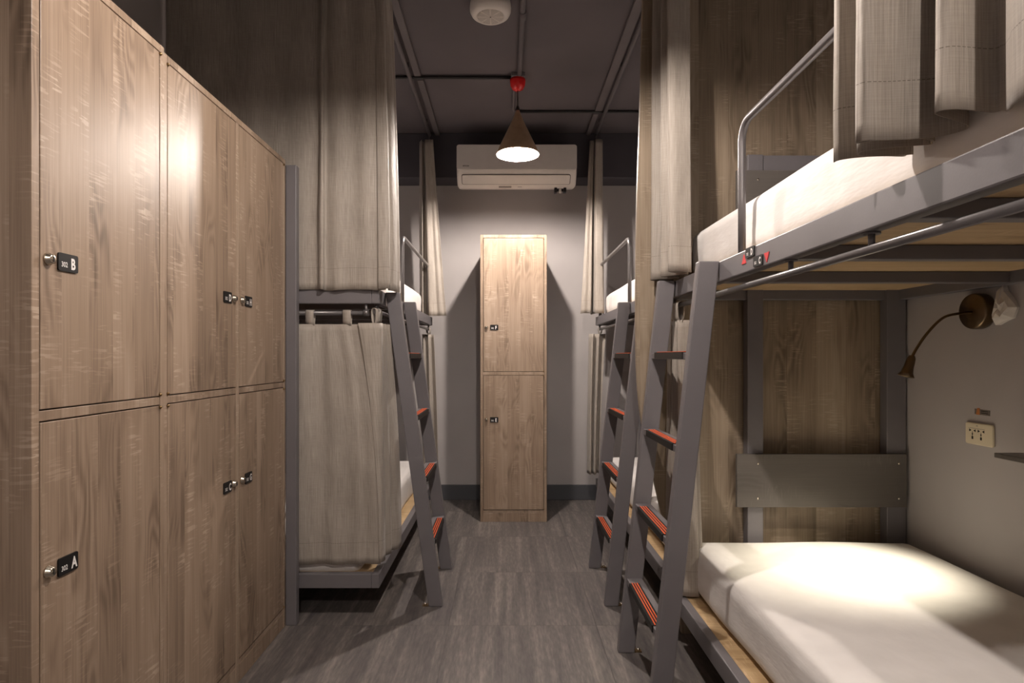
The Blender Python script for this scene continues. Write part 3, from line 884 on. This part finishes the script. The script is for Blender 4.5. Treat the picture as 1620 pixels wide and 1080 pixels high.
LX, LY = 0.066, 3.30
def pendant(x, y, label, bulb='bulb'):
    root = thing('pendant_lamp', (x, y, 2.14), label, 'lamp')
    zt = ZC - 0.022
    m4 = Matrix.Translation((x, y, 0))
    obj('ceiling_canopy', MB().lathe([(0.0, zt - 0.062), (0.012, zt - 0.062), (0.030, zt - 0.052), (0.040, zt - 0.034), (0.043, zt - 0.012), (0.043, zt)], m4, 28), 'red', root,
        label='glossy red ceiling cup')
    obj('cord', MB().tube([(x, y, zt - 0.06), (x, y, 2.385)], 0.0032, 8), 'cable', root)
    obj('cord_grip', MB().lathe([(0.0, 2.372), (0.012, 2.372), (0.010, 2.398), (0.006, 2.412), (0, 2.412)], m4, 16), 'cable', root)
    zr = 2.145
    sh = obj('shade', MB().lathe([(0.118, zr), (0.1185, zr + 0.002), (0.098, zr + 0.048), (0.066, zr + 0.115), (0.040, zr + 0.170), (0.020, zr + 0.215), (0.010, zr + 0.245), (0.0, zr + 0.246)], m4, 40),
             'copper', root)
    sh.data.polygons.foreach_set('use_smooth', [True] * len(sh.data.polygons))
    # remove the closing disc so the shade is open below
    bm = bmesh.new(); bm.from_mesh(sh.data)
    bmesh.ops.delete(bm, geom=[f for f in bm.faces if len(f.verts) > 4], context='FACES')
    bm.to_mesh(sh.data); bm.free()
    li = MB().lathe([(0.1165, zr + 0.0005), (0.096, zr + 0.046), (0.064, zr + 0.113), (0.038, zr + 0.168), (0.0, zr + 0.19)], m4, 40)
    lo = obj('lining', li, 'inner', sh)
    bm = bmesh.new(); bm.from_mesh(lo.data)
    bmesh.ops.delete(bm, geom=[f for f in bm.faces if len(f.verts) > 4], context='FACES')
    bm.to_mesh(lo.data); bm.free()
    zb = zr + 0.025
    pr = [(0.0, zb - 0.020)]
    for k in range(1, 9):
        a = PI * k / 9
        pr.append((0.020 * math.sin(a), zb - 0.020 * math.cos(a)))
    pr += [(0.0, zb + 0.021)]
    obj('bulb', MB().lathe(pr, m4, 16), bulb, root)
    obj('socket', MB().lathe([(0.0, zb + 0.0215), (0.012, zb + 0.0215), (0.016, zb + 0.035), (0.016, zb + 0.085), (0.0, zb + 0.09)], m4, 16), 'black', root)
    return root
pendant(LX, LY, 'lit conical pendant lamp with red ceiling cup in front of the air conditioner')
pendant(0.07, 1.30, 'lit conical pendant lamp above the aisle between the lockers and the near right bunk', 'bulb_dim')
pendant(0.07, -0.70, 'lit conical pendant lamp behind the camera', 'bulb_dim')

simple('junction_box', MB().box(LX - 0.036, LX + 0.040, LY - 0.045, LY + 0.045, ZC - 0.022, ZC), 'conduit',
       'small square grey junction box on the ceiling above the red cup', 'junction box', 0.003, origin=(LX, LY, ZC))
cm = MB().tube([(0.078, YF, ZC - 0.014), (0.075, LY - 0.046, ZC - 0.014)], 0.012, 12)
cm.tube([(0.0775, 2.66, ZC - 0.014), (0.0775, 2.72, ZC - 0.014)], 0.0145, 12)
simple('conduit_pipe', cm, 'conduit', 'grey conduit running along the ceiling from the junction box towards the camera', 'pipe', origin=(0.076, 2.0, ZC))
simple('conduit_pipe', MB().tube([(LX - 0.037, 3.297, ZC - 0.012), (-0.60, 3.297, ZC - 0.012), (-1.35, 3.297, ZC - 0.012)], 0.009, 10), 'cable',
       'black conduit crossing the ceiling to the left of the junction box', 'pipe', origin=(-0.3, 3.297, ZC))
simple('conduit_pipe', MB().tube([(0.085, 3.76, ZC - 0.012), (0.62, 3.76, ZC - 0.012), (1.47, 3.76, ZC - 0.012)], 0.008, 10), 'cable',
       'thin black conduit crossing the ceiling behind the pendant lamp to the right', 'pipe', origin=(0.5, 3.76, ZC))
simple('conduit_pipe', MB().tube([(0.047, LY + 0.046, ZC - 0.010), (0.047, 3.70, ZC - 0.010), (0.050, 3.74, ZC - 0.010), (0.085, 3.76, ZC - 0.011)], 0.0085, 10), 'conduit',
       'short grey conduit stub behind the red ceiling cup', 'pipe', origin=(0.047, 3.5, ZC))

sx, sy, sz = -0.066, 2.605, 2.51
rt = thing('ceiling_speaker', (sx, sy, sz), 'round white ceiling speaker with a perforated cover', 'speaker')
m4 = Matrix.Translation((sx, sy, sz))
obj('housing', MB().lathe([(0.0, 0.0015), (0.058, 0.0015), (0.0585, 0.0), (0.070, 0.002), (0.082, 0.010), (0.089, 0.024), (0.090, 0.040), (0.086, 0.070), (0.0, 0.070)], m4, 48), 'acw', rt)
obj('grille', MB().lathe([(0.0, -0.0006), (0.056, -0.0006), (0.057, 0.001), (0.0, 0.0012)], m4, 40), 'grille', rt)
obj('centre_screw', MB().lathe([(0.0, -0.002), (0.003, -0.0015), (0.003, 0.0)], m4, 12), 'dark', rt)

# ------------------------------------------------------------------ air conditioner
ax0, ax1, az0, az1, ay0, ay1 = -0.324, 0.470, 2.168, 2.433, 3.952, 4.149
rt = thing('air_conditioner', ((ax0 + ax1) / 2, ay1, az0), 'white split air conditioner mounted on the dark beam behind the pendant lamp', 'air conditioner')
def acfn(p, n):
    q = p.copy()
    t = max(0.0, min(1.0, (2.262 - p.z) / (2.262 - az0)))
    fr = max(0.0, min(1.0, (ay1 - p.y) / (ay1 - ay0)))
    q.y += 0.085 * t ** 1.3 * fr
    q.z += 0.020 * (1 - fr) * t
    return q
obj('body', rbox(ax0, ax1, ay0 + 0.006, ay1, az0, az1, 0.022, (24, 8, 16), acfn), 'acw', rt)
fp = frame((0, ay0 + 0.010, 0), (1, 0, 0), (0, 0, 1))
cxm = (ax0 + ax1) / 2
obj('front_panel', MB().prism([(a + cxm, b + 2.3485) for a, b in rrect(ax1 - ax0 - 0.002, 0.166, 0.016)], 0.012, fp), 'acp', rt, 0.003)
sl = MB()
lo = frame((cxm - 0.004, ay0 + 0.0395, 2.214), (1, 0, 0), (0, -0.90, 1))
sl.prism(rrect(0.716, 0.066, 0.010), 0.0065, lo)
obj('louver', sl, 'acw', rt, 0.002)
gap = MB().prism(rrect(0.722, 0.0710, 0.012), 0.0032, lo)
obj('louver_gap', gap, 'dark', rt)
lo2 = frame((0, ay0 + 0.0845, 2.1775), (1, 0, 0), (0, -1.1, 1))
obj('display', MB().prism([(a - 0.004, b) for a, b in rrect(0.085, 0.014, 0.002)], 0.003, lo2), 'disp', rt)
tx = MB()
put_text(tx, 'HITACHI', 0.0105, frame((-0.283, ay0 - 0.0025, 2.287), (1, 0, 0), (0, 0, 1)), 0, 0, 0, 0, 0.0004)
obj('logo', tx, 'dark', rt)
obj('bottom_print', MB().prism([(a + 0.095, b) for a, b in rrect(0.028, 0.003, 0.001)], 0.003, lo2), 'disp', rt)
dp = MB().tube([(0.368, 4.06, az0 + 0.01), (0.368, 4.06, az0 - 0.026)], 0.009, 12)
obj('drain_pipe', dp, 'acw', rt)
db = MB().box(0.328, 0.346, 4.04, 4.08, az0 - 0.028, az0 + 0.006).box(0.390, 0.408, 4.04, 4.08, az0 - 0.024, az0 + 0.006).box(0.346, 0.390, 4.066, 4.072, az0 - 0.014, az0 + 0.006)
obj('pipe_bracket', db, 'cable', rt, 0.002)

# ------------------------------------------------------------------ right wall fittings
bx_, by_, bz_ = XR, 1.855, 1.178
rt = thing('reading_lamp', (bx_, by_, bz_), 'brass gooseneck reading lamp on the grey wall by the lower right bunk', 'lamp')
m4 = frame((bx_ - 0.0002, by_, bz_), (0, -1, 0), (0, 0, 1))
obj('wall_plate', MB().lathe([(0.0, 0.0), (0.053, 0.0), (0.055, 0.006), (0.055, 0.030), (0.052, 0.036), (0.0, 0.036)], m4, 40), 'bronze', rt)
hd = Vector((1.235, 1.850, 0.985))
aim = (Vector((1.06, 1.875, 0.378)) - hd).normalized()
neck_end = hd - aim * 0.052
pth = catmull([(bx_ - 0.030, by_, bz_ - 0.003), (1.405, by_, bz_ - 0.006), (1.350, 1.853, 1.158), (1.300, 1.852, 1.110), (1.266, 1.851, 1.062), tuple(neck_end)], 8)
obj('gooseneck', MB().tube(pth, 0.0042, 12), 'bronze', rt)
zax = aim; xax = Vector((0, 1, 0)).cross(zax).normalized(); yax = zax.cross(xax)
h4 = Matrix(((xax.x, yax.x, zax.x, neck_end.x), (xax.y, yax.y, zax.y, neck_end.y), (xax.z, yax.z, zax.z, neck_end.z), (0, 0, 0, 1)))
hob = obj('lamp_head', MB().lathe([(0.0, -0.006), (0.008, -0.006), (0.0115, 0.002), (0.013, 0.018), (0.0135, 0.030), (0.017, 0.048), (0.0235, 0.060), (0.0215, 0.060), (0.015, 0.050), (0.0, 0.050)], h4, 28), 'bronze', rt)
obj('led_lens', MB().lathe([(0.0, 0.0515), (0.0145, 0.0515), (0.0165, 0.0545), (0.010, 0.057), (0.0, 0.0575)], h4, 20), 'led', hob)
ld = bpy.data.lights.new('reading_light', 'SPOT')
ld.energy = READ_WATT
ld.color = (1.0, 0.90, 0.70)
ld.spot_size = math.radians(74)
ld.spot_blend = 1.0
ld.shadow_soft_size = 0.012
lo_ = bpy.data.objects.new('reading_light', ld)
COL.objects.link(lo_)
lo_.parent = rt
lo_.location = (h4 @ Vector((0, 0, 0.066))) - Vector((bx_, by_, bz_))
lo_.rotation_euler = aim.to_track_quat('-Z', 'Y').to_euler()

# crumpled tissue stuck beside the lamp
rr = random.Random(3)
ol = [(-0.022, 0.052), (-0.004, 0.070), (0.004, 0.050), (0.022, 0.030), (0.040, 0.000), (0.026, -0.030), (0.004, -0.036), (-0.024, -0.048), (-0.034, -0.030), (-0.026, 0.0), (-0.030, 0.030)]
tv = [(x, y, 0.003 + 0.004 * rr.random()) for x, y in ol]
rings = [ol, [(x * 0.66 + rr.uniform(-.004, .004), y * 0.66 + rr.uniform(-.004, .004)) for x, y in ol], [(x * 0.3, y * 0.3) for x, y in ol]]
tm4 = frame((XR - 0.001, 1.762, 1.180), (0, -1, 0), (0, 0, 1))
tv = [(x, y, 0.0) for x, y in ol] + [(x, y, 0.006 + rr.uniform(0, .012)) for x, y in ol] + [(x, y, 0.016 + rr.uniform(0, .016)) for x, y in rings[1]] + [(x, y, 0.020 + rr.uniform(0, .014)) for x, y in rings[2]]
n = len(ol); tf = []
for q in range(3):
    for i in range(n):
        tf.append((q * n + i, (q + 1) * n + i, (q + 1) * n + (i + 1) % n, q * n + (i + 1) % n))
tf.append(tuple(range(3 * n, 4 * n))[::-1]); tf.append(tuple(range(n)))
simple('crumpled_tissue', MB().add([tm4 @ Vector(p) for p in tv], tf), 'paper', 'crumpled white tissue stuck to the wall beside the reading lamp', 'tissue', origin=(XR, 1.762, 1.18))

rt = thing('power_outlet', (XR, 1.862, 0.797), 'cream double power outlet on the grey wall above the lower right mattress', 'power outlet')
o4 = frame((XR, 1.862, 0.797), (0, -1, 0), (0, 0, 1))
obj('cover_plate', MB().prism(rrect(0.108, 0.068, 0.007), 0.009, o4), 'cream', rt, 0.003)
for cxo in (-0.024, 0.010):
    hm = MB()
    z4 = o4 @ Matrix.Translation((cxo, 0.004, 0.0088))
    for s in (-1, 1):
        hm.prism([(s * 0.004, 0.006), (s * 0.013, 0.0105), (s * 0.013, 0.0015)] if s > 0 else [(s * 0.004, 0.006), (s * 0.013, 0.0015), (s * 0.013, 0.0105)], 0.0006, z4)
    hm.prism([(-0.002, -0.008), (0.002, -0.008), (0.002, -0.002), (-0.002, -0.002)], 0.0006, z4)
    hm.prism([(-0.0032, -0.021), (0.0032, -0.021), (0.0032, -0.012), (-0.0032, -0.012)], 0.0006, z4)
    hm.prism([(-0.0007, -0.013), (0.0007, -0.013), (0.0007, 0.003), (-0.0007, 0.003)], 0.0005, z4)
    obj('socket', hm, 'dark', rt)
obj('groove', MB().prism([(-0.040, 0.0165), (0.024, 0.0165), (0.024, 0.0175), (-0.040, 0.0175)], 0.0094, o4).prism(
    [(-0.009, 0.0245), (-0.003, 0.0245), (-0.003, 0.0265), (-0.009, 0.0265)], 0.0094, o4), 'disp', rt)
s4 = frame((XR, 1.858, 0.866), (0, -1, 0), (0, 0, 1))
smb = MB().prism([(-0.030, -0.008), (0.030, -0.009), (0.030, 0.008), (-0.030, 0.009)], 0.0008, s4, 0)
smb.prism([(-0.024, -0.009), (-0.009, -0.009), (-0.010, 0.012), (-0.019, 0.012)], 0.0012, s4, 1)
for yy in (0.0025, -0.0035):
    smb.prism([(-0.004, yy), (0.022, yy), (0.022, yy + 0.002), (-0.004, yy + 0.002)], 0.0012, s4, 2)
simple('wall_sticker', smb, ['stick', 'orst', 'dark'], 'tiny grey and orange sticker above the power outlet', 'sticker', origin=(XR, 1.858, 0.866))

rt = thing('wall_shelf', (XR, 1.50, 0.760), 'small dark shelf fixed to the right wall at the picture edge', 'shelf')
obj('board', MB().box(1.382, XR - 0.0005, 1.30, 1.700, 0.753, 0.767), 'head', rt, 0.002)
obj('bracket', MB().box(1.41, XR - 0.0005, 1.36, 1.38, 0.700, 0.753), 'steel', rt, 0.002)
obj('bracket', MB().box(1.41, XR - 0.0005, 1.58, 1.60, 0.735, 0.753), 'steel', rt, 0.002)
